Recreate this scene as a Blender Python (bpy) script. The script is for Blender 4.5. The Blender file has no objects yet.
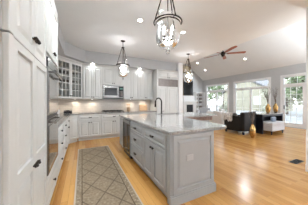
import bpy, bmesh, math, random
from mathutils import Vector, Matrix
random.seed(4)
PI = math.pi
S = bpy.context.scene
COL = S.collection

# ------------------------------------------------------------ camera, world, exposure
YAW = math.atan(72/146)
cd = bpy.data.cameras.new('camera'); cam = bpy.data.objects.new('camera', cd); COL.objects.link(cam)
cd.sensor_width = 36; cd.lens = 36*146/308; cd.clip_start = .05; cd.clip_end = 300
cd.shift_y = -0.5/308
cam.location = (0, 0, 1.29); cam.rotation_euler = (PI/2, 0, -YAW)
S.camera = cam
S.view_settings.view_transform = 'Standard'; S.view_settings.look = 'None'
S.view_settings.gamma = 1; S.view_settings.use_curve_mapping = False
S.view_settings.exposure = 0.90
EV = S.view_settings

SKY_STRENGTH = 2.8
CAN_POWER = 8.0
FILL_POWER = 38.0
PUCK_POWER = .9
w = bpy.data.worlds.new('sky'); S.world = w; w.use_nodes = True
nt = w.node_tree; nt.nodes.clear()
o = nt.nodes.new('ShaderNodeOutputWorld'); b = nt.nodes.new('ShaderNodeBackground')
tc = nt.nodes.new('ShaderNodeTexCoord'); sep = nt.nodes.new('ShaderNodeSeparateXYZ'); cr = nt.nodes.new('ShaderNodeValToRGB')
nt.links.new(tc.outputs['Generated'], sep.inputs[0]); nt.links.new(sep.outputs['Z'], cr.inputs[0])
cr.color_ramp.elements[0].color = (.93, .95, 1, 1); cr.color_ramp.elements[1].color = (.72, .84, 1, 1)
nt.links.new(cr.outputs[0], b.inputs[0]); b.inputs[1].default_value = SKY_STRENGTH; nt.links.new(b.outputs[0], o.inputs[0])

# ------------------------------------------------------------ materials
def mat(name, col, rough=.5, metal=0., emit=None, estr=0., coat=0., spec=.5):
    m = bpy.data.materials.new(name); m.use_nodes = True
    p = m.node_tree.nodes['Principled BSDF']
    p.inputs['Base Color'].default_value = (*col, 1); p.inputs['Roughness'].default_value = rough
    p.inputs['Metallic'].default_value = metal; p.inputs['Specular IOR Level'].default_value = spec
    p.inputs['Coat Weight'].default_value = coat
    if emit: p.inputs['Emission Color'].default_value = (*emit, 1); p.inputs['Emission Strength'].default_value = estr
    return m
def N(m, t, **kw):
    n = m.node_tree.nodes.new(t)
    for k, v in kw.items(): setattr(n, k, v)
    return n
def L(m, a, b): m.node_tree.links.new(a, b)
def ramp(m, stops):
    r = N(m, 'ShaderNodeValToRGB'); e = r.color_ramp.elements
    while len(e) < len(stops): e.new(.5)
    for i, (p, c) in enumerate(stops): e[i].position = p; e[i].color = (*c, 1)
    return r
def noisy(name, c1, c2, scale=6, rough=.5, detail=6, stretch=(1,1,1), metal=0, bump=0, lo=.35, hi=.65, **k):
    m = mat(name, c1, rough, metal, **k); p = m.node_tree.nodes['Principled BSDF']
    tc = N(m, 'ShaderNodeTexCoord'); mp = N(m, 'ShaderNodeMapping'); mp.inputs['Scale'].default_value = stretch
    n = N(m, 'ShaderNodeTexNoise'); n.inputs['Scale'].default_value = scale; n.inputs['Detail'].default_value = detail
    r = ramp(m, [(lo, c1), (hi, c2)])
    L(m, tc.outputs['Object'], mp.inputs[0]); L(m, mp.outputs[0], n.inputs['Vector']); L(m, n.outputs[0], r.inputs[0]); L(m, r.outputs[0], p.inputs['Base Color'])
    if bump:
        bp = N(m, 'ShaderNodeBump'); bp.inputs['Strength'].default_value = bump; bp.inputs['Distance'].default_value = .02
        L(m, n.outputs[0], bp.inputs['Height']); L(m, bp.outputs[0], p.inputs['Normal'])
    return m
M = {}
M['cab'] = noisy('cabinet_paint', (.67, .672, .655), (.70, .702, .685), 3, .38)
M['island'] = noisy('island_paint', (.40, .41, .42), (.425, .435, .445), 3, .4)
M['wall'] = noisy('wall_paint', (.52, .525, .53), (.54, .545, .55), 4, .8)
M['ceil'] = noisy('ceiling_paint', (.80, .81, .815), (.82, .83, .835), 2, .85)
M['trim'] = noisy('trim_paint', (.86, .865, .87), (.88, .885, .89), 3, .4)
M['taupe'] = noisy('taupe_wall', (.30, .25, .21), (.36, .31, .27), 3, .7)
M['bronze'] = mat('dark_bronze', (.035, .028, .024), .35, .85)
M['black'] = noisy('black_lacquer', (.007, .008, .012), (.012, .013, .018), 5, .4, spec=.35)
M['steel'] = noisy('brushed_steel', (.23, .225, .22), (.30, .295, .285), 8, .25, stretch=(1, 1, 30), metal=1)
M['ovenglass'] = mat('oven_glass', (.42, .40, .38), .06, .85)
M['darkglass'] = mat('dark_glass', (.015, .015, .016), .12, 0, spec=.35)
M['leather'] = noisy('black_leather', (.008, .007, .006), (.014, .012, .011), 30, .55, bump=.2, spec=.3)
M['gold'] = noisy('gold_leaf', (.42, .25, .09), (.62, .40, .16), 12, .25, metal=1)
M['walnut'] = noisy('red_walnut', (.28, .07, .035), (.40, .13, .065), 6, .4, stretch=(1, 12, 1))
M['twig'] = noisy('twig_bark', (.10, .075, .06), (.2, .16, .13), 12, .8)
M['outlet'] = mat('outlet_plastic', (.52, .52, .52), .4)
M['tan'] = noisy('tan_wood', (.42, .28, .17), (.55, .38, .24), 5, .5, stretch=(1, 1, 8))
M['porcelain'] = noisy('porcelain', (.8, .79, .77), (.84, .83, .81), 3, .2)
M['dish'] = noisy('stoneware', (.30, .24, .19), (.5, .43, .36), 9, .4)
M['fabric'] = noisy('pale_grey_fabric', (.50, .50, .52), (.62, .62, .63), 60, .9, bump=.3)
M['whitefab'] = noisy('white_fabric', (.70, .68, .66), (.82, .80, .78), 40, .9, bump=.3)
M['throw'] = noisy('knit_throw', (.42, .38, .36), (.80, .77, .74), 14, .95, bump=.6)
M['blue'] = noisy('blue_grey_fabric', (.16, .20, .26), (.26, .31, .38), 40, .9)
M['brownstone'] = noisy('brown_stone', (.16, .085, .055), (.32, .19, .13), 14, .3)
M['grille'] = noisy('grille_metal', (.20, .17, .16), (.25, .22, .205), 8, .4, metal=.3)
M['chimney'] = noisy('chimney_stone', (.14, .095, .05), (.22, .16, .09), 6, .7)
M['lamp'] = mat('lamp_lens', (1, .95, .88), .5, emit=(1, .93, .84), estr=14)
M['bulb'] = mat('candle_bulb', (1, .9, .75), .5, emit=(1, .93, .84), estr=13)
M['foliage'] = noisy('foliage', (.08, .13, .05), (.34, .40, .24), 3, .8)
M['foliage2'] = noisy('bare_bush', (.26, .26, .18), (.55, .54, .44), 3, .85)
M['patio'] = noisy('patio_stone', (.24, .24, .235), (.42, .415, .41), 1.5, .9)
M['siding'] = noisy('cream_siding', (.34, .32, .24), (.40, .37, .29), 2, .8)
M['roof'] = noisy('shingle_roof', (.12, .12, .13), (.22, .215, .22), 10, .9)
M['interior'] = noisy('cabinet_interior', (.17, .14, .12), (.22, .19, .16), 4, .6)

def glass(name, tint=(1, 1, 1), refl=.9, fac=1.45):
    m = bpy.data.materials.new(name); m.use_nodes = True; t = m.node_tree; t.nodes.clear()
    o = t.nodes.new('ShaderNodeOutputMaterial'); mx = t.nodes.new('ShaderNodeMixShader'); tr = t.nodes.new('ShaderNodeBsdfTransparent')
    g = t.nodes.new('ShaderNodeBsdfGlossy'); f = t.nodes.new('ShaderNodeFresnel'); f.inputs[0].default_value = fac
    tr.inputs[0].default_value = (*tint, 1); g.inputs['Roughness'].default_value = .03; g.inputs[0].default_value = (refl,)*3+(1,)
    n = t.nodes.new('ShaderNodeTexNoise'); n.inputs['Scale'].default_value = 3; bp = t.nodes.new('ShaderNodeBump'); bp.inputs['Strength'].default_value = .05
    t.links.new(n.outputs[0], bp.inputs['Height']); t.links.new(bp.outputs[0], g.inputs['Normal'])
    t.links.new(f.outputs[0], mx.inputs[0]); t.links.new(tr.outputs[0], mx.inputs[1]); t.links.new(g.outputs[0], mx.inputs[2]); t.links.new(mx.outputs[0], o.inputs[0])
    return m
M['glass'] = glass('window_glass', (.97, .985, .98), .9, 1.25)
M['lampglass'] = glass('blown_glass', (.97, .98, .985), 1, 1.5)

# oak floor, boards along Y
m = mat('oak_floor', (.6, .4, .2), .22); p = m.node_tree.nodes['Principled BSDF']
tc = N(m, 'ShaderNodeTexCoord'); mp = N(m, 'ShaderNodeMapping'); mp.inputs['Rotation'].default_value = (0, 0, PI/2)
br = N(m, 'ShaderNodeTexBrick'); br.offset = .37; br.inputs['Scale'].default_value = 1
br.inputs['Brick Width'].default_value = 1.1; br.inputs['Row Height'].default_value = .083; br.inputs['Mortar Size'].default_value = .0012
br.inputs['Color1'].default_value = (0, 0, 0, 1); br.inputs['Color2'].default_value = (1, 1, 1, 1); br.inputs['Mortar'].default_value = (.0, .0, .0, 1)
no = N(m, 'ShaderNodeTexNoise'); no.inputs['Scale'].default_value = 7; no.inputs['Detail'].default_value = 8
mp2 = N(m, 'ShaderNodeMapping'); mp2.inputs['Scale'].default_value = (9, .9, 1)
L(m, tc.outputs['Object'], mp.inputs[0]); L(m, mp.outputs[0], br.inputs['Vector']); L(m, tc.outputs['Object'], mp2.inputs[0]); L(m, mp2.outputs[0], no.inputs['Vector'])
ad = N(m, 'ShaderNodeMath', operation='MULTIPLY_ADD'); ad.inputs[1].default_value = .62
ml = N(m, 'ShaderNodeMath', operation='MULTIPLY'); ml.inputs[1].default_value = .45
L(m, br.outputs['Color'], ad.inputs[0]); L(m, no.outputs[0], ml.inputs[0]); L(m, ml.outputs[0], ad.inputs[2])
r = ramp(m, [(.1, (.42, .175, .042)), (.5, (.55, .275, .075)), (.9, (.63, .345, .11))])
L(m, ad.outputs[0], r.inputs[0]); 
mx = N(m, 'ShaderNodeMixRGB'); mx.inputs[2].default_value = (.25, .12, .05, 1); L(m, br.outputs['Fac'], mx.inputs[0]); L(m, r.outputs[0], mx.inputs[1]); L(m, mx.outputs[0], p.inputs['Base Color'])
M['oak'] = m
# granite
def granite(name, cols, sc):
    m = mat(name, cols[0], .16, coat=.6); m.node_tree.nodes['Principled BSDF'].inputs['Coat Roughness'].default_value = .12; p = m.node_tree.nodes['Principled BSDF']
    tc = N(m, 'ShaderNodeTexCoord'); n1 = N(m, 'ShaderNodeTexNoise'); n1.inputs['Scale'].default_value = sc; n1.inputs['Detail'].default_value = 10; n1.inputs['Roughness'].default_value = .7; n1.inputs['Distortion'].default_value = .6
    r = ramp(m, [(.36, cols[0]), (.47, cols[1]), (.58, cols[2])])
    L(m, tc.outputs['Object'], n1.inputs['Vector']); L(m, n1.outputs[0], r.inputs[0]); L(m, r.outputs[0], p.inputs['Base Color']); return m
M['granite'] = granite('grey_granite', [(.19, .16, .14), (.37, .355, .34), (.45, .445, .435)], 34)
M['granite2'] = granite('pale_granite', [(.12, .10, .09), (.28, .27, .26), (.40, .39, .38)], 26)
# backsplash tile
m = mat('splash_tile', (.7, .62, .52), .25); p = m.node_tree.nodes['Principled BSDF']
tc = N(m, 'ShaderNodeTexCoord'); mp = N(m, 'ShaderNodeMapping'); mp.inputs['Rotation'].default_value = (PI/2, 0, 0)
br = N(m, 'ShaderNodeTexBrick'); br.inputs['Scale'].default_value = 1; br.inputs['Brick Width'].default_value = .15; br.inputs['Row Height'].default_value = .075; br.inputs['Mortar Size'].default_value = .003
br.inputs['Color1'].default_value = (.56, .50, .44, 1); br.inputs['Color2'].default_value = (.62, .56, .50, 1); br.inputs['Mortar'].default_value = (.5, .45, .4, 1)
L(m, tc.outputs['Object'], mp.inputs[0]); L(m, mp.outputs[0], br.inputs['Vector']); L(m, br.outputs['Color'], p.inputs['Base Color']); M['tile'] = m
# rug
m = mat('rug_wool', (.5, .4, .3), .95); p = m.node_tree.nodes['Principled BSDF']; p.inputs['Specular IOR Level'].default_value = .1
tc = N(m, 'ShaderNodeTexCoord'); sp = N(m, 'ShaderNodeSeparateXYZ'); L(m, tc.outputs['Object'], sp.inputs[0])
def MA(op, a, b=None, c=None):
    n = N(m, 'ShaderNodeMath', operation=op)
    for i, v in enumerate((a, b, c)):
        if v is None: continue
        if isinstance(v, (int, float)): n.inputs[i].default_value = v
        else: L(m, v, n.inputs[i])
    return n.outputs[0]
X_, Y_ = sp.outputs['X'], sp.outputs['Y']
ax = MA('ABSOLUTE', X_); 
# diamond lattice lines
u1 = MA('ADD', MA('MULTIPLY', X_, 2.9), MA('MULTIPLY', Y_, 1.9)); u2 = MA('SUBTRACT', MA('MULTIPLY', X_, 2.9), MA('MULTIPLY', Y_, 1.9))
l1 = MA('LESS_THAN', MA('ABSOLUTE', MA('SUBTRACT', MA('FRACT', u1), .5)), .032); l2 = MA('LESS_THAN', MA('ABSOLUTE', MA('SUBTRACT', MA('FRACT', u2), .5)), .032)
lat = MA('MAXIMUM', l1, l2)
# small motif: voronoi
vo = N(m, 'ShaderNodeTexVoronoi'); vo.inputs['Scale'].default_value = 24; L(m, tc.outputs['Object'], vo.inputs['Vector'])
mot = MA('LESS_THAN', vo.outputs['Distance'], .33)
inb = MA('MAXIMUM', MA('GREATER_THAN', ax, .30), MA('GREATER_THAN', MA('ABSOLUTE', Y_), 1.93))
edge = MA('MAXIMUM', MA('GREATER_THAN', ax, .372), MA('GREATER_THAN', MA('ABSOLUTE', Y_), 2.005))
thin = MA('LESS_THAN', MA('ABSOLUTE', MA('SUBTRACT', ax, .297)), .006)
no = N(m, 'ShaderNodeTexNoise'); no.inputs['Scale'].default_value = 30; no.inputs['Detail'].default_value = 6; L(m, tc.outputs['Object'], no.inputs['Vector'])
c0 = ramp(m, [(.3, (.20, .15, .10)), (.7, (.31, .245, .17))]); L(m, no.outputs[0], c0.inputs[0])
def MIX(f, a, col):
    n = N(m, 'ShaderNodeMixRGB'); L(m, f, n.inputs[0]); L(m, a, n.inputs[1]); n.inputs[2].default_value = (*col, 1); return n.outputs[0]
c = MIX(MA('MULTIPLY', mot, .3), c0.outputs[0], (.38, .31, .23))
c = MIX(MA('MULTIPLY', lat, MA('SUBTRACT', .85, MA('MULTIPLY', inb, .85))), c, (.13, .095, .065))
c = MIX(MA('MULTIPLY', inb, MA('MULTIPLY', mot, .6)), c, (.42, .345, .26))
c = MIX(thin, c, (.10, .07, .045)); c = MIX(edge, c, (.46, .385, .30))
L(m, c, p.inputs['Base Color']); M['rug'] = m

# ------------------------------------------------------------ mesh helpers
def box(bm, x0, x1, y0, y1, z0, z1, bev=0):
    r = bmesh.ops.create_cube(bm, size=1)
    for v in r['verts']:
        v.co = Vector(((x0+x1)/2+v.co.x*(x1-x0), (y0+y1)/2+v.co.y*(y1-y0), (z0+z1)/2+v.co.z*(z1-z0)))
    if bev:
        es = {e for v in r['verts'] for e in v.link_edges}
        bmesh.ops.bevel(bm, geom=list(es), offset=bev, segments=2, affect='EDGES', profile=.6)
    return bm
def BX(*a, **k): return box(bmesh.new(), *a, **k)
def lathe(bm, prof, c=(0, 0, 0), n=20, axis='z', sx=1, sy=1):
    rings = []
    for r, z in prof:
        ring = []
        for i in range(n):
            a = 2*PI*i/n; x, y = max(r, 1e-4)*math.cos(a)*sx, max(r, 1e-4)*math.sin(a)*sy
            if axis == 'z': v = (x, y, z)
            elif axis == 'y': v = (x, z, y)
            else: v = (z, x, y)
            ring.append(bm.verts.new(Vector(v)+Vector(c)))
        rings.append(ring)
    for a, b in zip(rings, rings[1:]):
        for i in range(n):
            bm.faces.new((a[i], a[(i+1) % n], b[(i+1) % n], b[i]))
    if prof[0][0] > 0: bm.faces.new(rings[0][::-1])
    if prof[-1][0] > 0: bm.faces.new(rings[-1])
    return bm
def tube(bm, pts, r, n=8, closed=False):
    pts = [Vector(p) for p in pts]; rings = []; k = len(pts)
    for i, p in enumerate(pts):
        if closed: d = pts[(i+1) % k]-pts[i-1]
        else: d = pts[min(i+1, k-1)]-pts[max(i-1, 0)]
        d.normalize(); up = Vector((0, 0, 1)) if abs(d.z) < .9 else Vector((1, 0, 0))
        s = d.cross(up).normalized(); t = s.cross(d)
        rr = r[i] if isinstance(r, (list, tuple)) else r
        rings.append([bm.verts.new(p+s*math.cos(2*PI*j/n)*rr+t*math.sin(2*PI*j/n)*rr) for j in range(n)])
    rng = range(k) if closed else range(k-1)
    for i in rng:
        a, b = rings[i], rings[(i+1) % k]
        for j in range(n): bm.faces.new((a[j], a[(j+1) % n], b[(j+1) % n], b[j]))
    if not closed: bm.faces.new(rings[0][::-1]); bm.faces.new(rings[-1])
    return bm
def prism(bm, poly, z0, z1, bev=0, axis='z'):
    def P(a, b, c): return (a, b, c) if axis == 'z' else (a, c, b)
    lo = [bm.verts.new(P(x, y, z0)) for x, y in poly]; hi = [bm.verts.new(P(x, y, z1)) for x, y in poly]
    n = len(poly); bm.faces.new(lo[::-1]); f = bm.faces.new(hi)
    for i in range(n): bm.faces.new((lo[i], lo[(i+1) % n], hi[(i+1) % n], hi[i]))
    if bev:
        es = [e for e in bm.edges if abs(e.verts[0].co.z-e.verts[1].co.z) < 1e-6]
        bmesh.ops.bevel(bm, geom=es, offset=bev, segments=2, affect='EDGES')
    return bm
def wall_with_holes(bm, axis, c0, c1, a0, a1, z0, z1, holes):
    # holes: (a0,a1,z0,z1) sorted along a
    def bb(p, q, r, s):
        if q-p < 1e-5 or s-r < 1e-5: return
        if axis == 'x': box(bm, c0, c1, p, q, r, s)
        else: box(bm, p, q, c0, c1, r, s)
    cur = a0
    for h in sorted(holes):
        bb(cur, h[0], z0, z1); bb(h[0], h[1], z0, h[2]); bb(h[0], h[1], h[3], z1); cur = h[1]
    bb(cur, a1, z0, z1); return bm
def obj(name, bm, m, parent=None, smooth=False, **props):
    bmesh.ops.recalc_face_normals(bm, faces=bm.faces)
    me = bpy.data.meshes.new(name); bm.to_mesh(me); bm.free(); me.materials.append(M[m] if isinstance(m, str) else m)
    if smooth:
        for p in me.polygons: p.use_smooth = True
        try: me.set_sharp_from_angle(angle=math.radians(40))
        except Exception: pass
    o = bpy.data.objects.new(name, me); COL.objects.link(o)
    if parent: o.parent = parent
    for k, v in props.items(): o[k] = v
    return o
def thing(name, label, cat, loc=(0, 0, 0), rz=0, group=None):
    o = bpy.data.objects.new(name, None); COL.objects.link(o); o.location = loc; o.rotation_euler = (0, 0, rz)
    o['label'] = label; o['category'] = cat
    if group: o['group'] = group
    return o
def tag(o, label, cat, group=None):
    o['label'] = label; o['category'] = cat
    if group: o['group'] = group
    return o
def struct(name, bm, m, parent=None):
    o = obj(name, bm, m, parent)
    if not parent: o['kind'] = 'structure'
    return o
def dup(root, loc, rz=None, label=None, group=None):
    r = root.copy(); COL.objects.link(r); r.location = loc
    if rz is not None: r.rotation_euler = (0, 0, rz)
    if label: r['label'] = label
    if group: r['group'] = group
    def rec(a, b):
        for ch in list(a.children):
            c = ch.copy(); COL.objects.link(c); c.parent = b; rec(ch, c)
    rec(root, r); return r
def arealight(name, parent, loc, size, power, col=(1, .93, .85), spread=2.4, shape='DISK', rot=(0, 0, 0)):
    l = bpy.data.lights.new(name, 'AREA'); l.shape = shape; l.size = size; l.energy = power; l.color = col; l.spread = spread
    o = bpy.data.objects.new(name, l); COL.objects.link(o); o.location = loc; o.rotation_euler = rot
    if parent: o.parent = parent
    return o

# ------------------------------------------------------------ structure
CZ = 3.05; XW = 9.48; YF = 9.55; YB = -3.2; EAVE = 3.15; RX = 6.89; RZ = EAVE+.69*(XW-RX)
struct('floor', BX(-1.15, XW+.15, YB-.15, YF+.15, -.1, 0), 'oak')
struct('ceiling', BX(-1.15, 4.3, YB, YF, CZ, CZ+.12), 'ceil')
bm = bmesh.new(); prism(bm, [(RX, RZ), (XW+.15, EAVE-.1), (XW+.15, EAVE+.05), (RX, RZ+.15)], YB, YF, axis='y')
prism(bm, [(4.15, EAVE), (RX, RZ), (RX, RZ+.15), (4.15, EAVE+.15)], YB, YF, axis='y')
struct('ceiling', bm, 'ceil')
struct('wall_left', BX(-1.15, -1.0, YB, 6.18, 0, CZ), 'wall')
struct('wall_back', BX(-1.0, 3.86, 6.03, 6.18, 0, CZ), 'wall')
struct('wall_divider', BX(3.87, 4.1, 5.36, YF, 0, CZ), 'trim')
struct('wall_far', prism(bmesh.new(), [(4.1, 0), (XW, 0), (XW, EAVE), (RX, RZ), (4.1, EAVE)], YF, YF+.15, axis='y'), 'wall')
WIN = [(7.12, 9.12, .25, 2.60), (4.52, 6.58, .25, 2.60), (2.2, 3.90, .02, 2.60)]
RW = [(-2.8, 1.5, .1, 2.6)]  # unseen opening added for daylight fill
struct('wall_right', wall_with_holes(bmesh.new(), 'x', XW, XW+.15, YB, YF, 0, EAVE, WIN+RW), 'wall')
struct('wall_rear', wall_with_holes(bmesh.new(), 'y', YB-.15, YB, -1.15, XW+.15, 0, CZ, [(2.0, 3.4, .9, 2.4), (5.2, 8.6, .3, 2.5)]), 'wall')  # rear openings are unseen, added to let daylight in from behind
bm = prism(bmesh.new(), [(4.15, CZ), (XW, CZ), (XW, EAVE), (RX, RZ), (4.15, EAVE)], YB-.15, YB, axis='y'); struct('wall_rear_gable', bm, 'wall')
struct('wall_side', BX(3.75, 3.9, YB, 1.19, 0, CZ), 'trim')
struct('wall_entry', BX(-.98, -.372, -1.6, .985, 0, CZ), 'taupe')
struct('baseboard_side', BX(3.732, 3.748, YB, 1.19, 0, .14), 'trim')
struct('baseboard_far', BX(4.12, 7.1, YF-.02, YF-.002, 0, .14), 'trim')
bm = bmesh.new()
for a, b_ in ((3.99, 4.43), (6.67, 7.03), (9.21, 9.5), (.7, 2.1)): box(bm, XW-.02, XW-.002, a, b_, 0, .14)
struct('baseboard_right', bm, 'trim')
# soffit above cabinets
bm = prism(bmesh.new(), [(-1, .96), (-.45, .96), (-.45, 4.95), (.10, 5.5), (3.86, 5.5), (3.86, 6.03), (-1, 6.03)], 2.66, CZ)
struct('trim_1', bm, 'wall')

# windows on the right wall
def window_unit(name, h, cols, rows, door=False, cols_leaf=3):
    y0, y1, z0, z1 = h; x = XW
    tr = 2.17  # transom bar
    bm = bmesh.new()
    # casing around, on the room side
    c = .09
    box(bm, x-.03, x-.002, y0-c, y0, 0.0 if door else z0-c, z1+c); box(bm, x-.03, x-.002, y1, y1+c, 0.0 if door else z0-c, z1+c)
    box(bm, x-.03, x-.002, y0, y1, z1, z1+c)
    if not door: box(bm, x-.05, x-.002, y0-c, y1+c, z0-.04, z0)
    box(bm, x-.03, x+.1, y0, y1, tr-.04, tr+.05)
    box(bm, x+.02, x+.1, y0, y0+.04, z0, z1); box(bm, x+.02, x+.1, y1-.04, y1, z0, z1); box(bm, x+.02, x+.1, y0, y1, z1-.04, z1); box(bm, x+.02, x+.1, y0, y1, z0, z0+.04)
    root = struct(name, bm, 'trim')
    n = 2; wl = (y1-y0)/n
    for i in range(n):
        a, b_ = y0+i*wl, y0+(i+1)*wl
        st = .085 if door else .06; zb = z0+(.2 if door else .06)
        fr = bmesh.new()
        box(fr, x+.03, x+.075, a, a+st, z0, tr-.04); box(fr, x+.03, x+.075, b_-st, b_, z0, tr-.04)
        box(fr, x+.03, x+.075, a+st, b_-st, z0, zb); box(fr, x+.03, x+.075, a+st, b_-st, tr-.04-st, tr-.04)
        for k in range(1, cols): 
            yy = a+st+(b_-a-2*st)*k/cols; box(fr, x+.045, x+.06, yy-.009, yy+.009, zb, tr-.04-st)
        for k in range(1, rows):
            zz = zb+(tr-.04-st-zb)*k/rows; box(fr, x+.045, x+.06, a+st, b_-st, zz-.009, zz+.009)
        f = obj('door_leaf' if door else 'sash', fr, 'trim', root)
        obj('pane', BX(x+.05, x+.055, a+st, b_-st, zb, tr-.04-st), 'glass', f)
    if door:
        hb = bmesh.new(); box(hb, x+.018, x+.03, y1-.075, y1-.035, .92, 1.12); tube(hb, [(x+.02, y1-.055, 1.02), (x-.03, y1-.055, 1.02), (x-.03, y1-.16, 1.02)], .009); obj('handle', hb, 'bronze', root)
    tm = bmesh.new()
    for k in range(1, 6):
        yy = y0+(y1-y0)*k/6; box(tm, x+.045, x+.06, yy-.008, yy+.008, tr+.05, z1-.04)
    t_ = obj('transom_grille', tm, 'trim', root)
    obj('pane', BX(x+.05, x+.055, y0+.04, y1-.04, tr+.05, z1-.04), 'glass', t_)
window_unit('window_1', WIN[0], 2, 3); window_unit('window_2', WIN[1], 2, 3); window_unit('door_1', WIN[2], 3, 5, True)

# ------------------------------------------------------------ cabinet building blocks
def panel_door(bm, x0, x1, z0, z1, y=0., t=.022, fr=.055):
    rings = [(0, 0), (0, -t+.003), (.003, -t), (fr-.006, -t), (fr, -t+.015), (fr+.010, -t+.016), (fr+.04, -t+.002)]
    fr_ok = min(x1-x0, z1-z0)/2
    if fr+.045 > fr_ok: rings = [(0, 0), (0, -t+.003), (.003, -t), (fr_ok*.3, -t), (fr_ok*.3+.006, -t+.004)]
    rr = []
    for d, yy in rings:
        rr.append([bm.verts.new((px, y+yy, pz)) for px, pz in ((x0+d, z0+d), (x1-d, z0+d), (x1-d, z1-d), (x0+d, z1-d))])
    for a, b_ in zip(rr, rr[1:]):
        for i in range(4): bm.faces.new((a[i], a[(i+1) % 4], b_[(i+1) % 4], b_[i]))
    bm.faces.new(rr[-1]); bm.faces.new(rr[0][::-1]); return bm
def double_panel(bm, x0, x1, z0, z1, zm, y=0, t=.026, fr=.05):
    # one door with two raised panels, meeting at rail zm
    box(bm, x0, x1, y-t+.018, y, z0, z1)
    for a, b_, in ((x0, x0+fr), (x1-fr, x1)): box(bm, a, b_, y-t, y-.001, z0, z1)
    for a, b_ in ((z0, z0+fr), (zm-.045, zm+.045), (z1-fr, z1)): box(bm, x0+fr, x1-fr, y-t, y-.001, a, b_)
    for a, b_ in ((z0+fr, zm-.045), (zm+.045, z1-fr)):
        r = []
        for d, yy in ((.010, y-.0085), (.040, y-t+.003)):
            r.append([bm.verts.new((px, yy, pz)) for px, pz in ((x0+fr+d, a+d), (x1-fr-d, a+d), (x1-fr-d, b_-d), (x0+fr+d, b_-d))])
        for i in range(4): bm.faces.new((r[0][i], r[0][(i+1) % 4], r[1][(i+1) % 4], r[1][i]))
        bm.faces.new(r[1])
    return bm
def knob(p, x, z, y=-.02):
    bm = lathe(bmesh.new(), [(.008, 0), (.007, -.012), (.016, -.018), (.019, -.025), (.013, -.033), (0, -.034)], (x, y, z), 12, 'y'); return obj('knob', bm, 'bronze', p, True)
def pull(p, x, z, y=-.02, w=.045):
    bm = bmesh.new(); lathe(bm, [(.008, 0), (.006, -.02)], (x-w*.7, y, z), 8, 'y'); lathe(bm, [(.008, 0), (.006, -.02)], (x+w*.7, y, z), 8, 'y')
    tube(bm, [(x-w, y-.022, z+.012), (x-w*.6, y-.024, z), (x, y-.028, z-.004), (x+w*.6, y-.024, z), (x+w, y-.022, z+.012)], [.012, .010, .013, .010, .012], 8)
    tube(bm, [(x-w, y-.022, z-.012), (x-w*.8, y-.024, z)], .006, 6); tube(bm, [(x+w, y-.022, z-.012), (x+w*.8, y-.024, z)], .006, 6)
    lathe(bm, [(.010, -.014), (.014, -.020), (.012, -.028), (0, -.03)], (x-w*.7, y, z), 8, 'y'); lathe(bm, [(.010, -.014), (.014, -.020), (.012, -.028), (0, -.03)], (x+w*.7, y, z), 8, 'y')
    return obj('pull', bm, 'bronze', p, True)
def door(p, x0, x1, z0, z1, m='cab', kx=None, kz=None, fr=.055):
    d = obj('door', panel_door(bmesh.new(), x0, x1, z0, z1, fr=fr), m, p)
    if kx is not None: knob(d, kx, kz)
    return d
def drawer(p, x0, x1, z0, z1, m='cab', handle='pull', fr=.03):
    d = obj('drawer', panel_door(bmesh.new(), x0, x1, z0, z1, fr=fr), m, p)
    (pull if handle == 'pull' else knob)(d, (x0+x1)/2, (z0+z1)/2)
    return d
def glass_door(p, x0, x1, z0, z1, kx, kz):
    bm = bmesh.new(); fr = .05
    box(bm, x0, x0+fr, -.02, 0, z0, z1); box(bm, x1-fr, x1, -.02, 0, z0, z1); box(bm, x0+fr, x1-fr, -.02, 0, z0, z0+fr); box(bm, x0+fr, x1-fr, -.02, 0, z1-fr, z1)
    for k in (1, 2): xx = x0+fr+(x1-x0-2*fr)*k/3; box(bm, xx-.013, xx+.013, -.018, -.002, z0+fr, z1-fr)
    for k in range(1, 5): zz = z0+fr+(z1-z0-2*fr)*k/5; box(bm, x0+fr, x1-fr, -.018, -.002, zz-.012, zz+.012)
    d = obj('door', bm, 'cab', p, label='glazed door with white muntins'); obj('pane', BX(x0+fr, x1-fr, -.009, -.006, z0+fr, z1-fr), 'glass', d); knob(d, kx, kz)
CROWN = [(0, 0), (-.015, 0), (-.02, .02), (-.05, .05), (-.06, .07), (-.06, .08), (0, .08)]
def crown(p, x0, x1, z, m='cab', k=1):
    bm = bmesh.new()
    a = [bm.verts.new((x0, y*k, z+zz)) for y, zz in CROWN]; b_ = [bm.verts.new((x1, y*k, z+zz)) for y, zz in CROWN]
    for i in range(len(a)): bm.faces.new((a[i], a[(i+1) % len(a)], b_[(i+1) % len(a)], b_[i]))
    bm.faces.new(a); bm.faces.new(b_[::-1]); return obj('crown_moulding', bm, m, p)
def body(p, w, d, z0, z1, m='cab', toe=.0):
    bm = bmesh.new(); box(bm, 0, w, 0.001, d, z0+(.1 if toe else 0), z1)
    if toe: box(bm, 0, w, toe, d, z0, z0+.1)
    return obj('body', bm, m, p)

# --- left tall pantry, face plane X=-.36, looking +X
FX = -.36; R90 = PI/2
t = thing('pantry_cabinet', 'tall light grey pantry cabinet with four raised panel doors at left edge', 'cabinet', (FX, .99, 0), R90)
obj('body', box(box(BX(0, .905, .04, .63, 0, .1), 0, .905, .001, .63, .1, 1.645), 0, .905, .001, .63, 1.653, 2.57), 'cab', t); obj('back_panel', BX(0, .905, .02, .62, 1.645, 1.653), 'bronze', t); crown(t, 0, .905, 2.57, k=.35)  # bronze sheet inside the seam stands in for its shade, not a backing
W0, W1, W2 = .068, .457, .90
for (a, b_, kx) in ((W0, W1-.003, W1-.03), (W1+.003, W2-.005, W1+.035)):
    d = obj('door', double_panel(bmesh.new(), a, b_, .12, 1.642, .82), 'cab', t); pull(d, kx, .80, w=.018)
    d = obj('door', panel_door(bmesh.new(), a, b_, 1.656, 2.55, fr=.065), 'cab', t); pull(d, kx, 1.775, w=.018)
obj('pilaster', BX(.0, .06, -.03, 0, 0, 1.645, bev=.006), 'cab', t); obj('pilaster', BX(.0, .06, -.03, 0, 1.653, 2.57, bev=.006), 'cab', t)
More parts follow.
